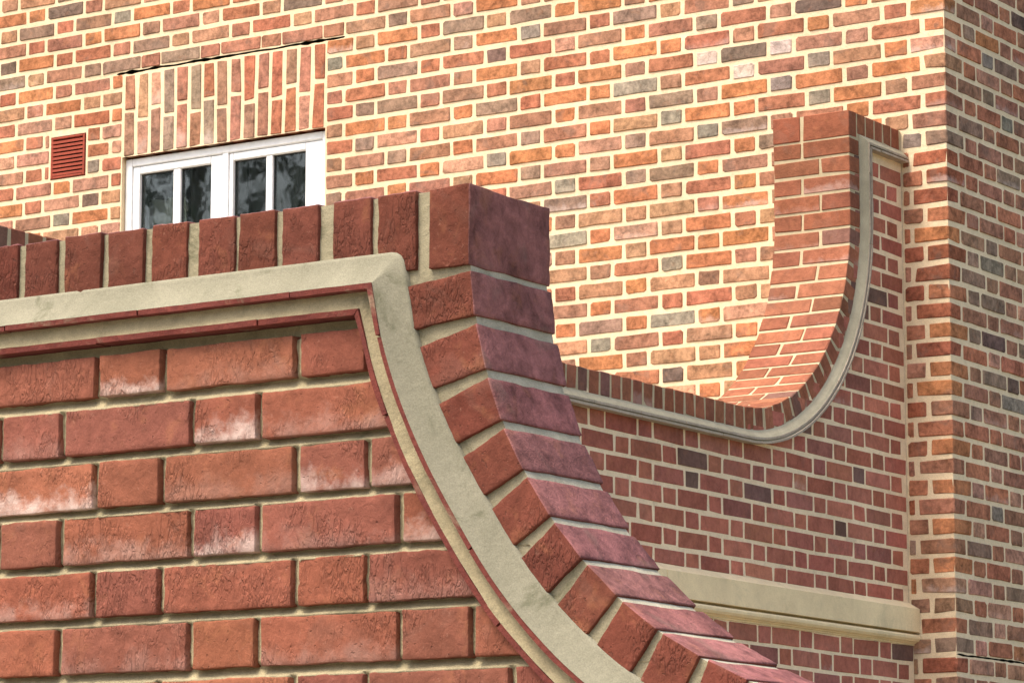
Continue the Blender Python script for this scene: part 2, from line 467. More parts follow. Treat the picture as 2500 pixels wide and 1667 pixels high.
front, ret = [], []                           # bricks: dict(u0,u1,z0,z1,tint,quoin)
rb = random.Random(3)
NMIN, NMAX = -26, 65
for n in range(NMIN, NMAX):
    zt, zb = -n * HH - HJ / 2, -(n + 1) * HH + HJ / 2
    zc = (zt + zb) / 2
    xc0 = X0 if n % 2 else X0 + HP / 2
    iv = []
    for k in range(-1, 24):
        xc = xc0 - k * HP
        iv.append((xc - HD / 2, xc + HD / 2))
        iv.append((xc - HP + HD / 2 + HJ, xc - HD / 2 - HJ))
    iv = [(max(a, -7.4), min(b, 0.0)) for a, b in iv if b > -7.4 and a < 0]
    iv = [(a, b) for a, b in iv if b - a > .03]
    iv.sort(key=lambda t: -t[1])
    quoin_l = -iv[0][0]
    yc0 = .396 if n % 2 else .2235
    rv_ = []
    for k in range(-1, 8):
        yc = yc0 + k * HP
        rv_.append((yc - HD / 2, yc + HD / 2)); rv_.append((yc + HD / 2 + HJ, yc + HP - HD / 2 - HJ))
    rv_ = [(max(a, 0), min(b, 2.6)) for a, b in rv_ if b > .02 and a < 2.6]
    rv_ = [(a, b) for a, b in rv_ if b - a > .03]
    rv_.sort()
    # the first interval of the return belongs to the quoin brick
    quoin_r = rv_[0][1]
    front.append(dict(u0=-quoin_l, u1=0.0, z0=zb, z1=zt, q=quoin_r))
    for a, b in rv_[1:]:
        ret.append(dict(u0=a, u1=b, z0=zb, z1=zt))
    for a, b in iv[1:]:
        segs = [(a, b)]
        for (ox0, ox1, oz0, oz1) in OPEN:
            if oz0 < zc < oz1:
                ns_ = []
                for (p, q_) in segs:
                    if q_ <= ox0 or p >= ox1: ns_.append((p, q_)); continue
                    if p < ox0: ns_.append((p, ox0))
                    if q_ > ox1: ns_.append((ox1, q_))
                segs = ns_
        if n == -5: segs = [(p - .006, q_ + .006) if -4.3 < (p + q_) / 2 < -2.9 else (p, q_) for p, q_ in segs]
        for (p, q_) in segs:
            if q_ - p > .012:
                front.append(dict(u0=p, u1=q_, z0=zb, z1=zt, q=None))

def in_poly(x, y, P):
    c = False; j = len(P) - 1
    for i in range(len(P)):
        if (P[i][1] > y) != (P[j][1] > y) and x < (P[j][0] - P[i][0]) * (y - P[i][1]) / (P[j][1] - P[i][1]) + P[i][0]: c = not c
        j = i
    return c
NEARP = [(-50, 600), (1145, 447), (1337, 510), (1337, 700), (1400, 960), (1550, 1250), (1700, 1450), (1960, 1700), (-50, 1700)]
FARP = [(1881, 290), (2068, 265), (2200, 318), (2206, 500), (2210, 1000), (2218, 1470), (2246, 1486), (2235, 1700), (1600, 1700),
        (1364, 881), (1700, 965), (1780, 950), (1850, 850), (1884, 700)]
def house_tint(b, side):
    uc, zc = (b['u0'] + b['u1']) / 2, (b['z0'] + b['z1']) / 2
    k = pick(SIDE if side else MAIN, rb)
    bloom = 0.0
    if not side:
        if uc < -3.9 and zc < .12 and rb.random() < .45: k = 'pink' if rb.random() < .6 else 'red'
        if uc > -.3 and zc < -.5: k = rb.choice(['red', 'deep', 'orange', 'brownred'])  # deeper reds paint in the yard wall's shade on this strip
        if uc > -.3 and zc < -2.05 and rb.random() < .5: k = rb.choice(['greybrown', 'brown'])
        if .303 < zc < .385 and -4.3 < uc < -2.9: k = rb.choice(['greybrown', 'brown', 'brownred'])
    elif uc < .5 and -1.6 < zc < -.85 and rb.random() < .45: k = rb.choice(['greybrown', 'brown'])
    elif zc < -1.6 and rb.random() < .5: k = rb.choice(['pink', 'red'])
    for (sk, su, sz) in (SPEC_R if side else SPEC):
        if b['u0'] - .01 <= su <= b['u1'] + .01 and b['z0'] - .009 <= sz <= b['z1'] + .009:
            k = sk
    if k == 'white': bloom = .8
    elif rb.random() < .10: bloom = rb.uniform(.15, .5)
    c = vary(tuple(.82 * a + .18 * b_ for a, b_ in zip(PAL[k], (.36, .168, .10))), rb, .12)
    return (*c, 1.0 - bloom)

cand = []
for lst, side in ((front, False), (ret, True)):
    for b in lst:
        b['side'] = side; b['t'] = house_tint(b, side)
        uc, zc = (b['u0'] + b['u1']) / 2, (b['z0'] + b['z1']) / 2 + ZG
        P = [project((0, u, z) if side else (u, 0, z)) for u in (b['u0'], b['u1']) for z in (b['z0'] + ZG, b['z1'] + ZG)]
        cx = sum(p[0] for p in P) / 4; cy_ = sum(p[1] for p in P) / 4
        vis = -5 < cx < 2505 and -5 < cy_ < 1672 and not in_poly(cx, cy_, NEARP) and not (not side and b.get('q') is None and in_poly(cx, cy_, FARP))
        w = abs(P[2][0] - P[0][0]); hgt = abs(P[1][1] - P[0][1])
        if b.get('q'): w += 50
        b['area'] = w * hgt if vis else 0
        cand.append(b)
cand.sort(key=lambda b: -b['area'])
single = set(id(b) for b in cand[:300] if b['area'] > 0)

LIB = {}
rl = random.Random(21)
def lib_mesh(kind, dims, mat, nvar, r):
    key = (kind, mat)
    if key not in LIB:
        L = []
        for i in range(nvar):
            V, F = irregular_brick(dims[0], dims[1], dims[2], r)
            me = bpy.data.meshes.new(kind); me.from_pydata(V, [], F); me.materials.append(M[mat]); L.append(me)
        LIB[key] = L
    return r.choice(LIB[key])

stuff = Joined()
BH = HH - HJ
for b in cand:
    L = b['u1'] - b['u0']; uc = (b['u0'] + b['u1']) / 2; zc = (b['z0'] + b['z1']) / 2 + ZG
    pr = rb.uniform(-.0012, .0022); dz = rb.uniform(-.002, .002); rot = rb.uniform(-.012, .012)
    if b.get('q'):
        dims = (L, b['q'], BH); loc = (-L / 2 + pr, b['q'] / 2 - pr, zc + dz)
        V, F = chamfer_box(dims, .0042, .002, rl)
        if id(b) in single:
            o = mesh_obj('brick', [(p[0] + loc[0], p[1] + loc[1], p[2] + loc[2]) for p in V], F, 'house_brick', house); o.color = b['t']
        else: stuff.add(V, F, b['t'], None, loc)
        continue
    hdr = L < .16
    d0 = HD if hdr else HS
    sc = L / d0
    if b['side']: loc = (-DEP / 2 + pr, uc, zc + dz); E = Euler((rot, 0, math.pi / 2))
    else: loc = (uc, DEP / 2 - pr, zc + dz); E = Euler((0, rot, 0))
    if id(b) in single:
        me = lib_mesh('header' if hdr else 'stretcher', (d0, DEP, BH), 'house_brick', 14, rl)
        o = link('brick', me, loc, house); o.rotation_euler = E; o.scale = (sc, 1, rl.uniform(.96, 1.04)); o.color = b['t']
    else:
        V, F = irregular_brick(L, DEP, BH, rl)
        stuff.add(V, F, b['t'], E.to_matrix(), loc)
stuff.build('brickwork', 'house_brickwork', house, 'stuff')

# mortar: sheets 3 mm behind the brick faces, with opened bed joints as real gaps
VOID = []
def sheet(u0, u1, z0, z1, cracks, pos_fn, holes, step=.02, seed=1):
    r = random.Random(seed)
    zs = sorted([c[0] for c in cracks]); levels = [z0] + zs + [z1]
    V, F = [], []
    us = sorted(set([u0, u1] + [h[i] for h in holes for i in (0, 1)] + list(np.arange(u0, u1, step)) + [c[i] for c in cracks for i in (1, 2)]))
    gaps = {}
    for c in cracks:
        w = r.uniform(0, 10)
        gaps[c[0]] = {u: (c[3] * (.42 + 1.2 * abs(mnoise.noise(Vector((u * 14 + w, 0, 0))))) if c[1] < u < c[2] else 0.0,
                          .004 * mnoise.noise(Vector((u * 9 + w, 3, 0))) if c[1] < u < c[2] else 0.0) for u in us}
    for bi in range(len(levels) - 1):
        za, zb_ = levels[bi], levels[bi + 1]
        cuts = sorted(set([za, zb_] + [h[i] for h in holes for i in (2, 3) if za < h[i] < zb_]))
        for ci in range(len(cuts) - 1):
            a, b_ = cuts[ci], cuts[ci + 1]
            for i in range(len(us) - 1):
                um = (us[i] + us[i + 1]) / 2; zm = (a + b_) / 2
                if any(h[0] < um < h[1] and h[2] < zm < h[3] for h in holes): continue
                q = []
                for u, top in ((us[i], 0), (us[i + 1], 0), (us[i + 1], 1), (us[i], 1)):
                    z = b_ if top else a
                    if z in gaps:
                        gp, off = gaps[z][u]
                        z = z + off + (-gp / 2 if top else gp / 2)
                    q.append((u, z))
                k = len(V)
                V += [pos_fn(u, z, 0) for u, z in q]
                F.append([k, k + 1, k + 2, k + 3])
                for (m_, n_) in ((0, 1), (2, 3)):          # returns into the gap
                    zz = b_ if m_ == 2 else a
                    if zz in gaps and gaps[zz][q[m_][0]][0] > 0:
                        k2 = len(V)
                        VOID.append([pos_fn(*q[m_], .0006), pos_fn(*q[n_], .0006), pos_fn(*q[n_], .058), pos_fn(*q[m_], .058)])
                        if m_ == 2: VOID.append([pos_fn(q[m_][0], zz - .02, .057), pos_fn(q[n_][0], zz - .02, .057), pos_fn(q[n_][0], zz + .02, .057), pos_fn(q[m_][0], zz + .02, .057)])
    return V, F
RC = .0030
Vf, Ff = sheet(-7.4, -RC, -ZG, 2.0, [(.3050, -4.215, -2.914, .019)], lambda u, z, d: (u, RC + d, z + ZG),
               [(-4.170, -3.018, -1.05, -.092), (-4.600, -4.388, -.150, .053)], seed=5)
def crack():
    mesh_obj('crack', [p for q in VOID for p in q], [[4 * i, 4 * i + 1, 4 * i + 2, 4 * i + 3] for i in range(len(VOID))], 'gap_shade', house)
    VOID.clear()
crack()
mesh_obj('mortar', Vf, Ff, 'cream', house)
Vr, Fr = sheet(RC, 2.6, -ZG, 2.0, [(CZ + .002, RC, 1.4, .013)], lambda u, z, d: (-RC - d, u, z + ZG), [], seed=9)
mesh_obj('mortar', Vr, Fr, 'pale', house)
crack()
Vc, Fc = box_mesh(-7.4, -.062, .062, .30, 0, -1.06 + ZG)
mesh_obj('wall_core', Vc, Fc, 'room', house)
for (a, b_) in ((-7.4, -4.19), (-2.995, -.062)):
    box('wall_core', a, b_, .062, .30, -1.06 + ZG, 2.0 + ZG, 'room', house)
box('wall_core', -4.19, -2.995, .062, .30, .30 + ZG, 2.0 + ZG, 'room', house)
box('wall_core', -.30, -.062, .30, 2.6, 0, 2.0 + ZG, 'room', house)

# flat arch of two-piece upright bricks over the window
ra = random.Random(12)
NC = 15
wcol = (-3.021 + 4.167) / NC
acol = ['brownred', 'tan', 'pink', 'greybrown', 'brownred', 'greybrown', 'red', 'brown', 'brownred', 'red', 'brownred', 'red', 'red', 'deep', 'red']
for i in range(NC):
    lean = max(0, (i - 7) / 7) * .030 - .004
    xb = -4.167 + (i + .5) * wcol
    ln = .158 if i % 2 == 0 else .206
    ztop, zbot = .289, -.088
    for part in range(2):
        a, b_ = (ztop - ln, ztop) if part == 0 else (zbot, ztop - ln - .016)
        V, F = chamfer_box((wcol - .017, DEP, b_ - a), .004, .002, ra)
        zm = (a + b_) / 2
        E = Euler((0, lean * .9, 0))
        xx = xb + lean * (zm - zbot) * .9 - .004 * lean
        o = mesh_obj('arch_brick', [tuple((E.to_matrix() @ Vector(p)) + Vector((xx, DEP / 2 - ra.uniform(-.001, .002), zm + ZG))) for p in V], F, 'house_brick', house)
        k = acol[i] if ra.random() < .6 else ra.choice(['brownred', 'red', 'brown', 'greybrown', 'pink'])
        o.color = (*vary(PAL[k], ra, .12), 1 - (ra.uniform(.2, .6) if i < 7 and ra.random() < .5 else 0))
box('arch_backing', -4.17, -3.018, .010, .10, -.086 + ZG, -.0755 + ZG, 'terracotta', house)

# white window: frame, two casements of two lights
WY = .030
win = empty('window', (0, 0, 0)); win.parent = house
win.location = Vector((-3.594, WY, -.55 + ZG)) - house.location
def wbox(name, x0, x1, y0, y1, z0, z1, mat, bev=.003, parent=None):
    return box(name, x0, x1, y0, y1, z0 + ZG, z1 + ZG, mat, parent or win, bev)
wl, wr, wt, wb = -4.172, -3.016, -.0990, -1.045
for (a, b_) in ((-4.192, -4.1735), (-3.0145, -2.996)):
    box('reveal', a, b_, .0045, .061, wb + ZG, -.090 + ZG, 'cream', house)
for (a, b_, c_, d_) in ((wl, wl + .038, wb, wt), (wr - .038, wr, wb, wt), (wl + .038, wr - .038, wt - .036, wt), (wl + .038, wr - .038, wb, wb + .05), (-3.612, -3.578, wb + .05, wt - .036)):
    wbox('frame', a, b_, WY, WY + .07, c_, d_, 'white')
for (cl, cr_, pl, pr_) in ((wl + .041, -3.615, (-4.092, -3.900), (-3.858, -3.680)), (-3.575, wr - .041, (-3.566 + .012, -3.372), (-3.336, -3.150))):
    ct, cb = wt - .039, wb + .053
    gt, gb = -.172, -.96
    wbox('casement', cl, pl[0], WY + .006, WY + .05, cb, ct, 'white')
    wbox('casement', pr_[1], cr_, WY + .006, WY + .05, cb, ct, 'white')
    wbox('casement', pl[0], pr_[1], WY + .006, WY + .05, gt, ct, 'white')
    wbox('casement', pl[0], pr_[1], WY + .006, WY + .05, cb, gb, 'white')
    wbox('glazing_bar', pl[1], pr_[0], WY + .010, WY + .045, gb, gt, 'white')
    for (a, b_) in (pl, pr_):
        wbox('glazing_bar', a, b_, WY + .012, WY + .043, -.575, -.548, 'white')
        for (z0, z1) in ((gb, -.575), (-.548, gt)):
            wbox('pane', a - .004, b_ + .004, WY + .026, WY + .030, z0 - .004, z1 + .004, 'glass', 0)
            for (p, q_, s_, t_) in ((a, a + .004, z0, z1), (b_ - .004, b_, z0, z1), (a, b_, z1 - .005, z1)):
                wbox('seal', p, q_, WY + .0225, WY + .0255, s_, t_, 'lead', 0)
# the room behind it, with curtains
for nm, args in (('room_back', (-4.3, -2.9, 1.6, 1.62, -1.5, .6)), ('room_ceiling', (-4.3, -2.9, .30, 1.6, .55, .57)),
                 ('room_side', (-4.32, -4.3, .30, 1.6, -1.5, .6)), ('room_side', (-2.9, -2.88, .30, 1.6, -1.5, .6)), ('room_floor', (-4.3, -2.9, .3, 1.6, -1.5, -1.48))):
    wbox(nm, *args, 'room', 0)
def curtain(x0, x1, y, z0, z1, mat, amp=.018, fr_=38, seed=0):
    V, F = [], []; nx, nz = int((x1 - x0) / .006), 8
    for j in range(nz + 1):
        for i in range(nx + 1):
            x = x0 + (x1 - x0) * i / nx; t = j / nz
            yy = y + amp * math.sin(x * fr_ + 2 * mnoise.noise(Vector((x * 5, seed, t)))) + .01 * mnoise.noise(Vector((x * 20, t * 3, seed)))
            V.append((x, yy, z0 + (z1 - z0) * t + ZG))
    for j in range(nz):
        for i in range(nx):
            k = j * (nx + 1) + i; F.append([k, k + 1, k + nx + 2, k + nx + 1])
    o = mesh_obj('curtain', V, F, mat, win, smooth=True)
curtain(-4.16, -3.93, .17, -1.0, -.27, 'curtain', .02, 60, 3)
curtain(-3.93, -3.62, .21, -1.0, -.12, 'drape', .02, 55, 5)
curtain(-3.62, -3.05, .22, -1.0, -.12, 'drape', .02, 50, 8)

# terracotta air brick
vent = empty('air_brick', (0, 0, 0)); vent.parent = house
vent.location = Vector((-4.494, .0, -.048 + ZG)) - house.location
vx0, vx1, vz0, vz1 = -4.596, -4.393, -.146, .049
for (a, b_, c_, d_) in ((vx0, vx0 + .012, vz0, vz1), (vx1 - .012, vx1, vz0, vz1), (vx0 + .012, vx1 - .012, vz0, vz0 + .010), (vx0 + .012, vx1 - .012, vz1 - .010, vz1)):
    box('rim', a, b_, -.002, .08, c_ + ZG, d_ + ZG, 'terracotta', vent, .0015)
box('back', vx0 + .012, vx1 - .012, .055, .075, vz0 + .01 + ZG, vz1 - .01 + ZG, 'lead', vent)
nl = 9
for i in range(nl):
    z = vz0 + .012 + (i + .5) * (vz1 - vz0 - .024) / nl
    V = []
    for x in (vx0 + .012, vx1 - .012):
        V += [(x, -.001, z - .0085 + ZG), (x, -.001, z + .0035 + ZG), (x, .05, z + .012 + ZG), (x, .05, z + .003 + ZG)]
    mesh_obj('louvre', V, [[0, 3, 2, 1], [4, 5, 6, 7], [0, 1, 5, 4], [1, 2, 6, 5], [2, 3, 7, 6], [3, 0, 4, 7]], 'terracotta', vent)

# ================================================================== swept outlines
def sweep(stations, prof, to_world, closed=False, jitter=0.0, seed=0):
    """stations: (point2d, inward normal2d); prof: (n, p) pairs. to_world(a, z, p)."""
    V, F = [], []; m_ = len(prof)
    for (P, Nn) in stations:
        for (n, p) in prof:
            a, z = P(n) if callable(P) else (P[0] + Nn[0] * n, P[1] + Nn[1] * n)
            if jitter:
                s = Vector((a * 17 + seed, z * 17, n * 60))
                j = jitter * (mnoise.noise(s) + .6 * mnoise.noise(s * 3.1))
                a += Nn[0] * j * .7; z += Nn[1] * j * .7; p += j
            V.append(to_world(a, z, p))
    last = m_ if closed else m_ - 1
    for i in range(len(stations) - 1):
        for k in range(last):
            k2 = (k + 1) % m_
            F.append([i * m_ + k, i * m_ + k2, (i + 1) * m_ + k2, (i + 1) * m_ + k])
    if closed:
        F.append(list(range(m_))[::-1]); e = (len(stations) - 1) * m_; F.append([e + k for k in range(m_)])
    return V, F

class Path:
    """A 2-D outline with inward normals, sampled by arc length."""
    def __init__(self, legs):
        self.st = []           # (s, P, N)
        s = 0; prev = None
        for (P, Nn) in legs:
            if prev is not None: s += math.dist(P, prev)
            self.st.append((s, P, Nn)); prev = P
        self.L = s
    def at(self, s):
        st = self.st
        for i in range(len(st) - 1):
            if st[i][0] <= s <= st[i + 1][0] + 1e-9:
                d = st[i + 1][0] - st[i][0]
                t = (s - st[i][0]) / d if d > 0 else 0
                P = tuple(st[i][1][k] + t * (st[i + 1][1][k] - st[i][1][k]) for k in (0, 1))
                Nn = tuple(st[i][2][k] + t * (st[i + 1][2][k] - st[i][2][k]) for k in (0, 1))
                return P, Nn
        return st[-1][1], st[-1][2]
    def part(self, s0, s1, step=.03):
        out = [self.at(s0)]
        ss = sorted(set([x[0] for x in self.st if s0 < x[0] < s1] + [s0 + step * i for i in range(1, int((s1 - s0) / step) + 1) if s0 + step * i < s1]))
        out += [self.at(s) for s in ss]
        out.append(self.at(s1))
        return out

# ================================================================== far yard wall, swept up against the house
FX = -.199; FT = .331
yard = empty('swept_yard_wall', (-.36, -3.0, 0),
             'red brick yard wall whose coping sweeps up to meet the house, cream stone ledge below', 'wall')
FZ, FTOP, FYV = -1.7055, -.4525, -.4455
R1 = .855; C1 = (FYV - R1, FZ + R1)
def arc(C, R, a0, a1, n, sgn):
    return [((C[0] + R * math.cos(a0 + (a1 - a0) * i / n), C[1] + R * math.sin(a0 + (a1 - a0) * i / n)),
             (math.cos(a0 + (a1 - a0) * i / n) * sgn, math.sin(a0 + (a1 - a0) * i / n) * sgn)) for i in range(n + 1)]
FYL = -6.4
legs = [((FYL, FZ), (0, -1)), ((C1[0], FZ), (0, -1))] + arc(C1, R1, -math.pi / 2, 0, 40, 1)[1:] + [((FYV, FTOP), (1, -1)), ((-.001, FTOP), (0, -1))]
def fixcorner(legs):
    out = []
    for i, (P, Nn) in enumerate(legs):
        if Nn == (1, -1):
            out.append(((P[0], P[1] - .0), Nn))
        else: out.append((P, Nn))
    return out
# split in two smooth runs that share the mitre
runA = Path(legs[:-2] + [((FYV, FTOP - .30), (1, 0)), ((FYV, FTOP), (1, -1))])
runB = Path([((FYV, FTOP), (1, -1)), ((FYV + .30, FTOP), (0, -1)), ((-.001, FTOP), (0, -1))])
# keep normals unmixed except at the very corner: rebuild with a sharp mitre
def sharp(pathlegs, at_end=True, eps=.0005):
    return pathlegs
tw = lambda a, z, p: (FX + p, a, z + ZG)
def mitre_run(pts, corner_first=False, corner_last=False):
    return pts
stA = [(P, Nn) for (P, Nn) in legs[:-2]]
# the mitre station uses the diagonal normal, so straight offset edges stay parallel
stA += [((FYV, FTOP), (1, -1))]
stB = [((FYV, FTOP), (1, -1)), ((-.001, FTOP), (0, -1))]
CN = .083
prof_f = [(.0825, -.004), (.0825, .002), (.090, .008), (.101, .020), (.111, .027)]
prof_t1 = [(.111, -.004), (.111, .030), (.1195, .030), (.1195, -.004)]
prof_g = [(.1195, -.004), (.1195, .0225), (.125, .0235), (.125, -.004)]
prof_t2 = [(.125, -.004), (.125, .0335), (.1335, .0335), (.1335, -.004)]
def dens(st, step=.05):
    out = [st[0]]
    for (P, Nn) in st[1:]:
        P0, N0 = out[-1]; d = math.dist(P, P0); k = max(1, int(d / step))
        diag = abs(abs(Nn[0]) + abs(Nn[1]) - 2) < 1e-6; diag0 = abs(abs(N0[0]) + abs(N0[1]) - 2) < 1e-6
        for i in range(1, k):
            t = i / k
            # offset lines between a mitre and a straight run stay straight: interpolate the normals linearly
            out.append((tuple(P0[j] + t * (P[j] - P0[j]) for j in (0, 1)), tuple(N0[j] + t * (Nn[j] - N0[j]) for j in (0, 1))))
        out.append((P, Nn))
    return out
stA = dens(stA); stB = dens(stB)
full = stA + stB[1:]
V, F = sweep(full, prof_f, tw, jitter=.0012, seed=3); mesh_obj('mortar_fillet', V, F, 'greyfillet', yard, smooth=False)
V, F = sweep(full, prof_g, tw, jitter=.0008, seed=8); mesh_obj('mortar_bed', V, F, 'greyfillet', yard)
def p0_(P): return P(.15) if callable(P) else P
def tiles(stations, prof, to_world, length, parent, name, mat, seed):
    """cut the run into clay tiles with hair joints"""
    r = random.Random(seed); acc = 0; cur = [stations[0]]; target = length * r.uniform(.5, 1)
    out = []
    for st_ in stations[1:]:
        acc += math.dist(p0_(st_[0]), p0_(cur[-1][0])); cur.append(st_)
        if acc >= target and len(cur) > 2:
            out.append(cur); cur = [st_]; acc = 0; target = length * r.uniform(.9, 1.1)
    if len(cur) > 1: out.append(cur)
    for c in out:
        (P0, N0), (P1, N1) = c[0], c[1]
        if not callable(P0) and not callable(P1):
            d = math.dist(P0, P1); t = .0030 / d if d > 0 else 0
            c = [(tuple(P0[j] + t * (P1[j] - P0[j]) for j in (0, 1)), N0)] + c[1:]
        dj = r.uniform(-.0022, .0018)
        V, F = sweep(c, [(n, p + (dj if p > 0 else 0)) for n, p in prof], to_world, closed=True, jitter=.0013, seed=r.uniform(0, 9))
        mesh_obj(name, V, F, mat, parent)
tiles(full, prof_t1, tw, .26, yard, 'creasing_tile', 'paletile', 4)
tiles(full, prof_t2, tw, .26, yard, 'creasing_tile', 'paletile', 6)

# core of the coping (its joints) and the coping bricks across the wall
def core_run(st, n0, n1, pf, pb, to_world, jit=.0010):
    prof = [(n0, pf), (n1, pf), (n1, pb), (n0, pb)]
    return sweep(st, prof, to_world, closed=True, jitter=jit, seed=5)
V, F = core_run(full, .0035, .0835, -.0015, -FT + .003, tw); mesh_obj('coping_mortar', V, F, 'farjoint', yard)
rf = random.Random(31)
pathA = Path(legs[:-2] + [((FYV, FTOP), (1, 0))])
COPC = (.25, .094, .054)
def far_coping(P, Nn, thick, flip, tmin_):
    """two bricks side by side across the thickness; local axes: X across, tangent, normal"""
    ex = Vector((1, 0, 0)); en = Vector((0, Nn[0], Nn[1])).normalized(); et = ex.cross(en)
    Mx = Matrix((ex, et, en)).transposed()
    split = -.405 if flip else -.327
    for (x0, x1) in ((FX - FT, split - .0055), (split + .0055, FX)):
        V, F = chamfer_box((x1 - x0, thick, CN - .001), .0028, .0012, rf)
        c = Vector(((x0 + x1) / 2 + rf.uniform(-.001, .0012), P[0], P[1] + ZG)) + en * ((CN - .001) / 2 + rf.uniform(-.001, .001))
        o = mesh_obj('coping_brick', [tuple(Mx @ Vector(p) + c) for p in V], F, 'wall_brick', yard)
        k = rf.random()
        col = COPC if k < .72 else ((.29, .11, .062) if k < .88 else (.17, .085, .065))
        o.color = (*vary(col, rf, .13), 1 - (rf.uniform(.1, .35) if rf.random() < .12 else 0))
s_end = pathA.L - .103
s = .02; i = 0
npc = int((s_end - .02) / .0706); pit = (s_end - .02) / npc
for i in range(npc):
    P, Nn = pathA.at(.02 + (i + .5) * pit)
    far_coping(P, Nn, pit - .0105, i % 2 == 0, 0)
# the soldier brick that ends the sweep and the flat top against the house
for (x0, x1) in ((FX - FT, -.4105), (-.3995, FX)):
    V, F = chamfer_box((x1 - x0, .066, .1005), .003, .0012, rf)
    o = mesh_obj('coping_brick', [(p[0] + (x0 + x1) / 2, p[1] + FYV + .033, p[2] + FTOP - .0503 + ZG) for p in V], F, 'wall_brick', yard)
    o.color = (*vary((.25, .085, .048), rf, .06), 1)
yy = FYV + .066 + .0065
while yy < -.03:
    for (x0, x1) in ((FX - FT, -.4105), (-.3995, FX)):
        t_ = min(.066, -.004 - yy)
        V, F = chamfer_box((x1 - x0, t_, CN - .001), .003, .0012, rf)
        o = mesh_obj('coping_brick', [(p[0] + (x0 + x1) / 2, p[1] + yy + t_ / 2, p[2] + FTOP - (CN - .001) / 2 + ZG) for p in V], F, 'wall_brick', yard)
        o.color = (*vary(COPC, rf, .14), 1)
    yy += .0725

# wall face: Flemish bond, trimmed under the sweep
FHH, FJ = .07155, .0135
def outline_y(z):
    """left end of the wall at a height above the flat coping"""
    if z <= FZ: return FYL + .02
    if z >= C1[1]: return FYV
    return C1[0] + math.sqrt(max(0, R1 ** 2 - (z - C1[1]) ** 2))
fj = Joined(); fsel = []
z_line0 = -.6857
for j in range(-2, 62):
    zt = z_line0 - j * FHH - FJ / 2; zb = z_line0 - (j + 1) * FHH + FJ / 2
    if zb < -ZG: break
    below = zt < -2.325
    if below:
        # the plinth under the ledge keeps its own lines
        jj = j - 23
        zt = -2.487 - jj * .0716; zb = zt - .0600
        if zb < -ZG + .02: break
    if zt > FTOP - .11: continue
    if not below and zb < -2.319: zb = -2.318
    if zt - zb < .02: continue
    fx = FX if not below else -.181
    yc0 = -.242 if j % 2 else -.404
    iv = []
    for k in range(-1, 21):
        yc = yc0 - k * .3155
        iv.append((yc - .0440, yc + .0440)); iv.append((yc - .3155 + .0440 + FJ, yc - .0440 - FJ))
    zlim = max(zt, FZ - .09)
    ylo = outline_y(zt) + .045 if zt > FZ else FYL + .02
    if FZ - .10 < zt <= FZ: ylo = FYL + .02
    if zt > FZ - .112 and zt <= FZ:     # course that would run into the flat coping: only under the sweep
        ylo = C1[0] + .02
    for a, b_ in iv:
        a, b_ = max(a, ylo), min(b_, -.008)
        if b_ - a < .02: continue
        fsel.append((a, b_, zb, zt, fx))
def far_tint(r):
    k = r.random()
    c = (.36, .125, .085) if k < .58 else (.40, .15, .10) if k < .80 else (.30, .115, .09) if k < .93 else (.16, .09, .072)
    return (*vary(c, r, .15), 1 - (r.uniform(.2, .6) if r.random() < .03 else 0))
vis = []
for t in fsel:
    a, b_, zb, zt, fx = t
    x, y = project((fx, (a + b_) / 2, (zb + zt) / 2 + ZG))
    vis.append((x > 1330 and y < 1690 and not in_poly(x - 15, y, NEARP), x, t))
nvis = sorted([v for v in vis if v[0]], key=lambda v: -(v[2][1] - v[2][0]))[:300]
keep = set(id(v[2]) for v in nvis)
for v_, x_, t in vis:
    a, b_, zb, zt, fx = t
    V, F = chamfer_box((.09, b_ - a, zt - zb), .0026, .0012, rf)
    c = (fx - .045 + rf.uniform(-.0008, .0012), (a + b_) / 2, (zb + zt) / 2 + ZG + rf.uniform(-.001, .001))
    tint = far_tint(rf)
    if id(t) in keep:
        o = mesh_obj('brick', [(p[0] + c[0], p[1] + c[1], p[2] + c[2]) for p in V], F, 'wall_brick', yard); o.color = tint
    else: fj.add(V, F, tint, None, c)
fj.build('brickwork', 'wall_brickwork', yard, 'stuff')
# mortar faces of the yard wall (under the outline) and its body
V, F = [], []
ys = sorted(set([FYL, -.001, FYV + .0599, FYV + .0601, C1[0]] + list(np.arange(FYL, 0, .03)) + list(np.arange(-.6, -.35, .006))))
def ztop(y, m_):
    if y <= C1[0]: return FZ - m_
    if y >= FYV + m_: return FTOP - m_
    return min(FTOP - m_, C1[1] - math.sqrt(max(0, (R1 + m_) ** 2 - (y - C1[0]) ** 2)))
for i in range(len(ys) - 1):
    a, b_ = ys[i], ys[i + 1]; k = len(V)
    V += [tw(a, -2.33, -.0018), tw(b_, -2.33, -.0018), tw(b_, ztop(b_, .06), -.0018), tw(a, ztop(a, .06), -.0018)]; F.append([k, k + 1, k + 2, k + 3])
mesh_obj('mortar', V, F, 'pale', yard)
box('plinth_mortar', -.50, -.1828, FYL, -.001, 0, -2.47 + ZG, 'pale', yard)
# body: a slab under the outline
V, F = [], []
for i, y in enumerate(ys):
    V += [(FX - .012, y, .0), (FX - .012, y, ztop(y, .06) + ZG), (FX - FT + .003, y, ztop(y, .06) + ZG), (FX - FT + .003, y, 0)]
for i in range(len(ys) - 1):
    for k in range(4):
        k2 = (k + 1) % 4; F.append([i * 4 + k, i * 4 + k2, (i + 1) * 4 + k2, (i + 1) * 4 + k])
F.append([0, 1, 2, 3]); e = (len(ys) - 1) * 4; F.append([e + 3, e + 2, e + 1, e])
mesh_obj('wall_core', V, F, 'pale', yard)
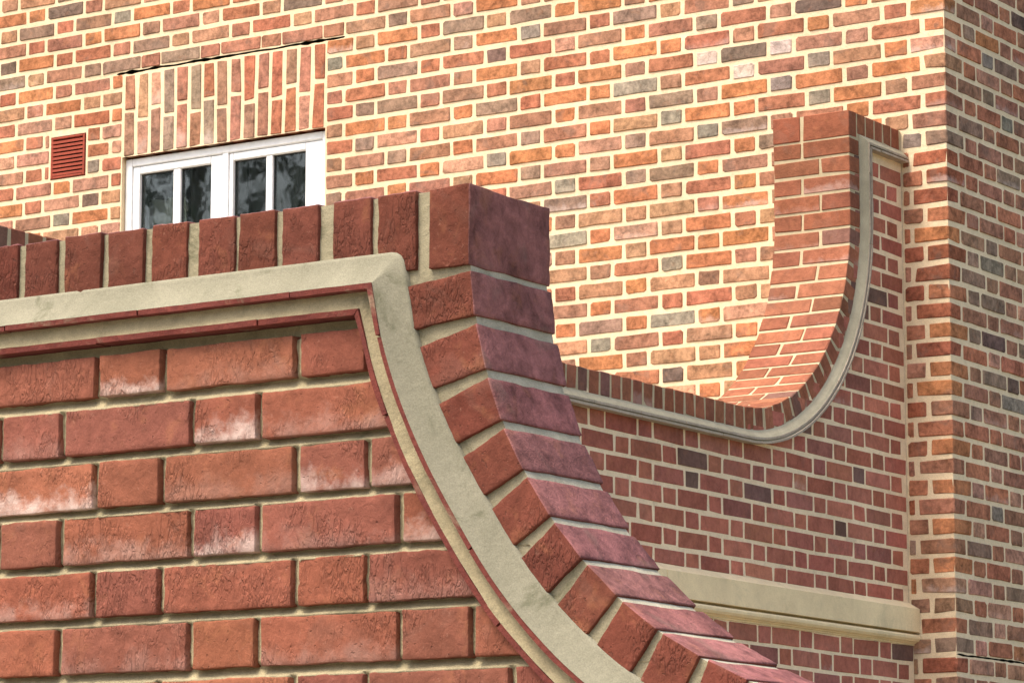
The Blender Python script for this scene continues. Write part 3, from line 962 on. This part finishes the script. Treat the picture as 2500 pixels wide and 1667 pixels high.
# cream stone ledge: weathered top, fascia, groove, roll moulding; in lengths
lp = [(-.02, -2.3175), (0.0, -2.3185), (.0455, -2.3450), (.0455, -2.4345), (.016, -2.4365), (.016, -2.4440), (.0440, -2.4455), (.0475, -2.4520), (.0470, -2.4610),
      (.0400, -2.4700), (.0290, -2.4735), (.0290, -2.4765), (.0215, -2.4775), (.0215, -2.4835), (.017, -2.4850), (-.02, -2.4850)]
ends = [-.002, -1.92, -3.45, -5.0, FYL]
for i in range(len(ends) - 1):
    st_ = list(np.arange(ends[i + 1] + .003, ends[i], .12)) + [ends[i]]
    V, F = [], []
    for y in st_:
        for (p, z) in lp:
            j = .0009 * mnoise.noise(Vector((y * 7, z * 40, p * 50)))
            V.append((FX + p + j, y, z + ZG + j * .5))
    m_ = len(lp)
    for a in range(len(st_) - 1):
        for k in range(m_):
            k2 = (k + 1) % m_; F.append([a * m_ + k, a * m_ + k2, (a + 1) * m_ + k2, (a + 1) * m_ + k])
    F.append(list(range(m_))[::-1]); e = (len(st_) - 1) * m_; F.append([e + k for k in range(m_)])
    mesh_obj('stone_ledge', V, F, 'stone', yard)

# ================================================================== near garden wall with the sweeping coping
YN, NT = -8.35, .197
garden = empty('swept_garden_wall', (2.6, YN + .1, 0),
               'orange-red brick garden wall with brick-on-edge coping sweeping down over a pale mortar fillet', 'wall')
NZ, NXE = -2.534, 3.336
R2 = .635; C2 = (NXE + R2, -2.60)
NXL, NXR = .6, 6.4
low_z = C2[1] - R2
nw = lambda a, z, p: (a, YN - p, z + ZG)
zb_flat = -2.512
sweepleg = [((NXE, C2[1]), (-1, 0))] + arc(C2, R2, math.pi, 1.5 * math.pi, 48, 1)[1:] + [((NXR, low_z), (0, -1))]
def creep(P):
    """the creasing is struck from a flatter curve than the coping, so it closes in on it lower down"""
    if P[0] <= NXE or P[1] >= C2[1]: return 0.0
    a = math.atan2(C2[1] - P[1], max(1e-6, C2[0] - P[0])) / math.radians(34)
    a = max(0.0, min(1.0, a))
    return .036 * a * a * (3 - 2 * a)
def near_run(zflat, nmax, step, rnd_corner=False, shift=True):
    """flat coping line, exact mitre with the sweep, then the sweep itself"""
    def mitre(n):
        z = zflat - n
        if z >= C2[1]: return (NXE - n, z)
        return (C2[0] - math.sqrt((R2 + n) ** 2 - (z - C2[1]) ** 2), z)
    xm = mitre(nmax)[0]
    st = dens([((NXL, zflat), (0, -1)), ((xm - .02, zflat), (0, -1))], step)
    def rad_(n): return .020 * max(0.0, min(1.0, 1 - (n - .102) / .038)) + .0004
    def rounded(t):
        def f(n):
            k = mitre(n); r_ = rad_(n); a = t * math.pi / 2
            return (k[0] - r_ + r_ * math.sin(a), k[1] - r_ + r_ * math.cos(a))
        return f
    st += [(rounded(t), (-.7, -.7)) for t in ((0, .25, .5, .75, 1.0) if rnd_corner else (.5,))] if rnd_corner else [(mitre, (-.7, -.7))]
    zm = zflat - nmax - .004
    rest = []
    if zm > C2[1]: rest.append(((NXE, zm), (-1, 0)))
    for (P, Nn) in sweepleg:
        if P[1] + Nn[1] * nmax < zm and P[1] < zflat - nmax: rest.append((P, Nn))
    rest = dens(rest, step)
    if shift: rest = [((P[0] - Nn[0] * creep(P), P[1] - Nn[1] * creep(P)), Nn) for P, Nn in rest]
    return st + rest
mst = near_run(zb_flat, .182, .02)
fst = near_run(zb_flat, .182, .02, True)
nf = [(.1015, -.012), (.1020, .0016), (.107, .0024), (.114, .0044), (.122, .0076), (.130, .0116), (.138, .0166), (.1437, .0202)]
nt1 = [(.1437, -.012), (.1437, .0212), (.1510, .0204), (.1510, -.012)]
ng = [(.1510, -.012), (.1510, .0035), (.156, .0042), (.1742, .0092), (.1742, -.012)]
nt2 = [(.1742, -.030), (.1742, .0115), (.182, .0105), (.182, -.030)]
# mortar fillet: tall over the flat coping, so the flat run uses its own width
def sweep_var(st, prof, to_world, jitter, seed):
    return sweep(st, prof, to_world, jitter=jitter, seed=seed)
V, F = sweep_var(fst, nf, nw, .0005, 2); mesh_obj('mortar_fillet', V, F, 'fillet', garden, smooth=True)
V, F = sweep_var(mst, ng, nw, .0016, 6); mesh_obj('mortar_bed', V, F, 'olive', garden)
tiles(mst, nt1, nw, .245, garden, 'creasing_tile', 'tile', 14)
tiles(mst, nt2, nw, .255, garden, 'creasing_tile', 'tile', 15)

# coping joints: a continuous bed a few millimetres behind the bricks
copst = near_run(NZ, .103, .03, shift=False)
V, F = core_run(copst, .0036, .103, -.0060, -NT + .006, nw, .0004); cm = mesh_obj('coping_mortar', V, F, 'copfront', garden)
cm.data.materials.append(M['copjoint'])
for i_, p_ in enumerate(cm.data.polygons):
    if i_ < (len(copst) - 1) * 4 and i_ % 4 == 3: p_.material_index = 1
rn = random.Random(77)
ncount = 0
def near_brick(dims, Mx, c, tint, name='brick', hi=True, outer=None):
    global ncount
    ncount += 1
    sg = (max(3, int(dims[0] / .0075)), max(3, int(dims[1] / .02)), max(3, int(dims[2] / .0075))) if hi else (3, 2, 2)
    V, F = rough_box(dims, sg, rn, .0016, .0012, ncount * 1.37)
    o = mesh_obj(name, [tuple(Mx @ Vector(p) + Vector(c)) for p in V], F, 'near_brick', garden, smooth=True)
    o.color = tint
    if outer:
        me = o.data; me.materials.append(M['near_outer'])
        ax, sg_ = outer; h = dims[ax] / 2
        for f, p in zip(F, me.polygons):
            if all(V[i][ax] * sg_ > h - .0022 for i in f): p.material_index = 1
    return o
I3 = Matrix.Identity(3)
edges = [2.5739, 2.6329, 2.6490, 2.7142, 2.7283, 2.7908, 2.8048, 2.8662, 2.8867, 2.9485, 2.9582, 3.0190, 3.0308, 3.0906, 3.1159, 3.1766, 3.1894, 3.2505, 3.2714, 3.3358]
cop = [(edges[i], edges[i + 1]) for i in range(0, len(edges), 2)]
x = 2.5600
while x > NXL + .07:
    cop.insert(0, (x - .0615, x)); x -= .0765
COP2 = (.120, .038, .025)
for (a, b_) in cop:
    hgt = .106 if b_ < 3.26 else .1075
    near_brick((b_ - a, NT, hgt), Matrix.Rotation(rn.uniform(-.012, .012), 3, 'Y'), ((a + b_) / 2, YN + NT / 2 + rn.uniform(-.0015, .0012), NZ - hgt / 2 + ZG + rn.uniform(-.002, .001)),
               (*vary(COP2, rn, .09), 1.0), 'coping_brick', hi=b_ > 2.3, outer=(0, 1) if b_ > 3.3 else (2, 1))
pathN = Path([((NXE, -2.6455), (-1, 0)), ((NXE, C2[1] - .001), (-1, 0))][:1] + [(P, Nn) for P, Nn in arc(C2, R2, math.pi + math.asin(.0455 / R2), 1.5 * math.pi, 60, 1)] + [((NXR, low_z), (0, -1))])
s = .0068; i = 0
while s < pathN.L - .08:
    th = .0592 + rn.uniform(-.0012, .0012)
    P, Nn = pathN.at(s + th / 2); bl_ = .103 - max(0.0, creep(P) - .006)
    en = Vector((Nn[0], 0, Nn[1])).normalized(); ey = Vector((0, 1, 0)); et = ey.cross(en)   # local x: tangent, y: depth, z: into the wall
    Mx = Matrix((et, ey, en)).transposed()
    c = Vector((P[0], YN + NT / 2 + rn.uniform(-.0012, .0012), P[1] + ZG)) + en * (bl_ / 2 - .0003 + rn.uniform(-.0005, .0004))
    near_brick((th, NT, bl_), Mx, c, (*vary((.142, .045, .029), rn, .10), 1.0), 'coping_brick', hi=P[0] < 3.95, outer=(2, -1))
    s += th + .0131; i += 1

# courses of the face
rows = [(-2.7090, -2.7669)]
ztops = [-2.7835, -2.8595, -2.9350, -3.0115, -3.0874, -3.1665]
zbots = [-2.8455, -2.9225, -2.9983, -3.0734, -3.1510, -3.2285]
rows += list(zip(ztops, zbots))
z = -3.2285 - .0147
while z - .062 > -ZG + .01:
    rows.append((z, z - .062)); z -= .0767
def outline_x(z):
    if z >= C2[1]: return NXE
    if z <= low_z: return NXR - .02
    return C2[0] - math.sqrt(max(0, R2 ** 2 - (z - C2[1]) ** 2))
def ntrim(z): return .118 - creep((outline_x(z), z)) if z > low_z else .084
BLOOM = {(0, 2.77): .75, (1, 2.93): .8, (2, 2.60): .95, (2, 3.11): .75, (3, 2.94): .7, (3, 3.11): .15, (1, 3.10): .2, (2, 3.20): .4, (3, 3.25): .5, (3, 2.75): .25, (4, 2.62): .3,
         (5, 3.10): .15, (5, 2.75): .15, (0, 2.95): .1}
rowgrid = []
stuffn = Joined()
for ri, (zt, zb) in enumerate(rows):
    base = (2.7082, .1181) if ri % 2 == 0 else (2.8780, .1150)
    P_ = .3458
    js = sorted([base[0] + k * P_ for k in range(-7, 13)] + [base[0] + base[1] + k * P_ for k in range(-7, 13)])
    xmax = min((C2[0] - math.sqrt((R2 + ntrim(zt)) ** 2 - (zt - C2[1]) ** 2) if zt < C2[1] else NXE - .118) if zt > low_z - .083 else NXR - .02, NXR - .02)
    jj_ = []
    for k in range(len(js) - 1):
        j0, j1 = js[k] + rn.uniform(-.0012, .0012), js[k + 1]
        a, b_ = j0 + .0062, min(j1 - .0062, xmax)
        a = max(a, NXL + .01)
        jj_.append(js[k])
        if b_ - a < .025: continue
        seen = b_ > 2.45 and a < 3.75 and zt > -3.26
        col = rn.choice([(.238, .086, .051), (.228, .080, .049), (.212, .072, .046), (.245, .095, .053), (.206, .074, .051)])
        bl = 0
        for (rr, xx), amt in BLOOM.items():
            if rr == ri and a <= xx <= b_: bl = amt
        if bl == 0: bl = rn.choice([0, 0, 0, .12])
        bl *= .8
        tint = (*vary(col, rn, .08), 1 - bl)
        c = ((a + b_) / 2, YN + .05 + .004 + rn.uniform(-.0018, .0018), (zt + zb) / 2 + ZG)
        if seen:
            near_brick((b_ - a, .10, zt - zb), Matrix.Rotation(rn.uniform(-.006, .006), 3, 'Y') @ Matrix.Rotation(rn.uniform(-.008, .008), 3, 'Z'), c, tint)
        else:
            V, F = chamfer_box((b_ - a, .10, zt - zb), .003, .0012, rn); stuffn.add(V, F, tint, None, c)
    rowgrid.append((zt, zb, jj_))
stuffn.build('brickwork', 'near_brickwork', garden, 'stuff')

# mortar of the face as relief: struck joints, deep under each brick and flush on the brick below
gx0, gx1, gz1, gz0 = 2.40, 3.86, -2.655, -3.30
dx = .0035
nx, nz = int((gx1 - gx0) / dx) + 1, int((gz1 - gz0) / dx) + 1
XS = np.linspace(gx0, gx1, nx); ZS = np.linspace(gz0, gz1, nz)
Pm = np.full((nz, nx), -.013)
for ri, (zt, zb, js) in enumerate(rowgrid):
    ztop_prev = zb; znext = rowgrid[ri + 1][0] if ri + 1 < len(rowgrid) else zb - .014
    # bed joint under this course: from zb (top of the joint) down to znext
    for iz, z in enumerate(ZS):
        if znext - .002 <= z <= zb + .002:
            t = min(1, max(0, (z - znext) / (zb - znext)))
            Pm[iz, :] = -.0046 - .0175 * t ** .75
        elif zb < z < zt:
            for j in js:
                m_ = np.abs(XS - j) < .0085
                if m_.any():
                    t = np.clip((j + .0065 - XS[m_]) / .013, 0, 1)
                    Pm[iz, m_] = -.0060 - .0110 * t ** .8
for iz, z in enumerate(ZS):
    if z > rows[0][0] - .003: Pm[iz, :] = -.023
V, F = [], []
vid = -np.ones((nz, nx), int)
for iz in range(nz):
    z = ZS[iz]
    for ix in range(nx):
        if XS[ix] > outline_x(z) - .06: continue
        s_ = Vector((XS[ix] * 60, z * 60, 0))
        p = Pm[iz, ix] + .0011 * mnoise.noise(s_) + .0007 * mnoise.noise(s_ * 3.3)
        vid[iz, ix] = len(V); V.append((XS[ix], YN - p, z + ZG))
for iz in range(nz - 1):
    for ix in range(nx - 1):
        q = [vid[iz, ix], vid[iz, ix + 1], vid[iz + 1, ix + 1], vid[iz + 1, ix]]
        if min(q) >= 0: F.append([int(t) for t in q])
mesh_obj('mortar', V, F, 'olive', garden, smooth=True)
# body of the wall, behind the relief
V, F = [], []
xs = sorted(set([NXL, NXE - .0601, NXE - .0599, NXR] + list(np.arange(NXL, NXR, .04)) + list(np.arange(3.2, 3.5, .006))))
def ntop(x):
    if x <= NXE - .06: return NZ - .06
    if x >= C2[0]: return low_z - .06
    return C2[1] - math.sqrt(max(0, (R2 + .06) ** 2 - (x - C2[0]) ** 2))
for x in xs:
    V += [(x, YN + .026, 0), (x, YN + .026, ntop(x) + ZG), (x, YN + NT - .006, ntop(x) + ZG), (x, YN + NT - .006, 0)]
for i in range(len(xs) - 1):
    for k in range(4):
        k2 = (k + 1) % 4; F.append([i * 4 + k, (i + 1) * 4 + k, (i + 1) * 4 + k2, i * 4 + k2])
F.append([3, 2, 1, 0]); e = (len(xs) - 1) * 4; F.append([e, e + 1, e + 2, e + 3])
mesh_obj('wall_core', V, F, 'olive', garden)

# ================================================================== a tree across the yard, seen only as a reflection in the panes
rt = random.Random(5)
TX, TY = -14.8, -13.9
tree = empty('garden_tree', (TX, TY, 0), 'leafy green tree across the yard, reflected in the window panes', 'tree')
V, F = [], []
ringn = 10
tp = [(0, 0, 0, .26), (.05, .02, 1.2, .20), (-.03, .06, 2.6, .17), (.05, .0, 4.8, .14), (.0, .05, 7.6, .09), (.02, 0, 11.2, .03)]
for (x, y, z, r_) in tp:
    for k in range(ringn):
        a = 2 * math.pi * k / ringn; V.append((TX + x + r_ * math.cos(a), TY + y + r_ * math.sin(a), z))
for i in range(len(tp) - 1):
    for k in range(ringn):
        k2 = (k + 1) % ringn; F.append([i * ringn + k, i * ringn + k2, (i + 1) * ringn + k2, (i + 1) * ringn + k])
limbs = []
for b in range(14):
    z0 = rt.uniform(3.0, 9.5); a = rt.uniform(0, 6.28); L = rt.uniform(1.0, 2.3) * (1.4 - (z0 - 2.4) / 10)
    p0 = Vector((TX, TY, z0)); p1 = p0 + Vector((math.cos(a) * L, math.sin(a) * L, L * .55))
    limbs.append(p1)
    k0 = len(V); d = (p1 - p0).normalized(); u = d.orthogonal().normalized(); w = d.cross(u)
    for (P, r_) in ((p0, .07), (p1, .02)):
        for k in range(6):
            a2 = 2 * math.pi * k / 6; q = P + u * math.cos(a2) * r_ + w * math.sin(a2) * r_; V.append(tuple(q))
    for k in range(6):
        k2 = (k + 1) % 6; F.append([k0 + k, k0 + k2, k0 + 6 + k2, k0 + 6 + k])
mesh_obj('trunk', V, F, 'bark', tree)
V, F = [], []
cl = limbs + [Vector((TX + rt.gauss(0, 1.3), TY + rt.gauss(0, 1.3), rt.uniform(4.2, 11.8))) for _ in range(44)]
for c in cl:
    for _ in range(75):
        p = c + Vector((rt.gauss(0, .42), rt.gauss(0, .42), rt.gauss(0, .34)))
        n = Vector((rt.gauss(0, 1), rt.gauss(0, 1), rt.gauss(.4, 1))).normalized(); u = n.orthogonal().normalized() * rt.uniform(.07, .13); w = n.cross(u) * .6
        k = len(V); V += [tuple(p - u), tuple(p + w), tuple(p + u), tuple(p - w)]; F.append([k, k + 1, k + 2, k + 3])
cr = mesh_obj('crown', V, F, 'leaf', tree)
bpy.context.view_layer.update()
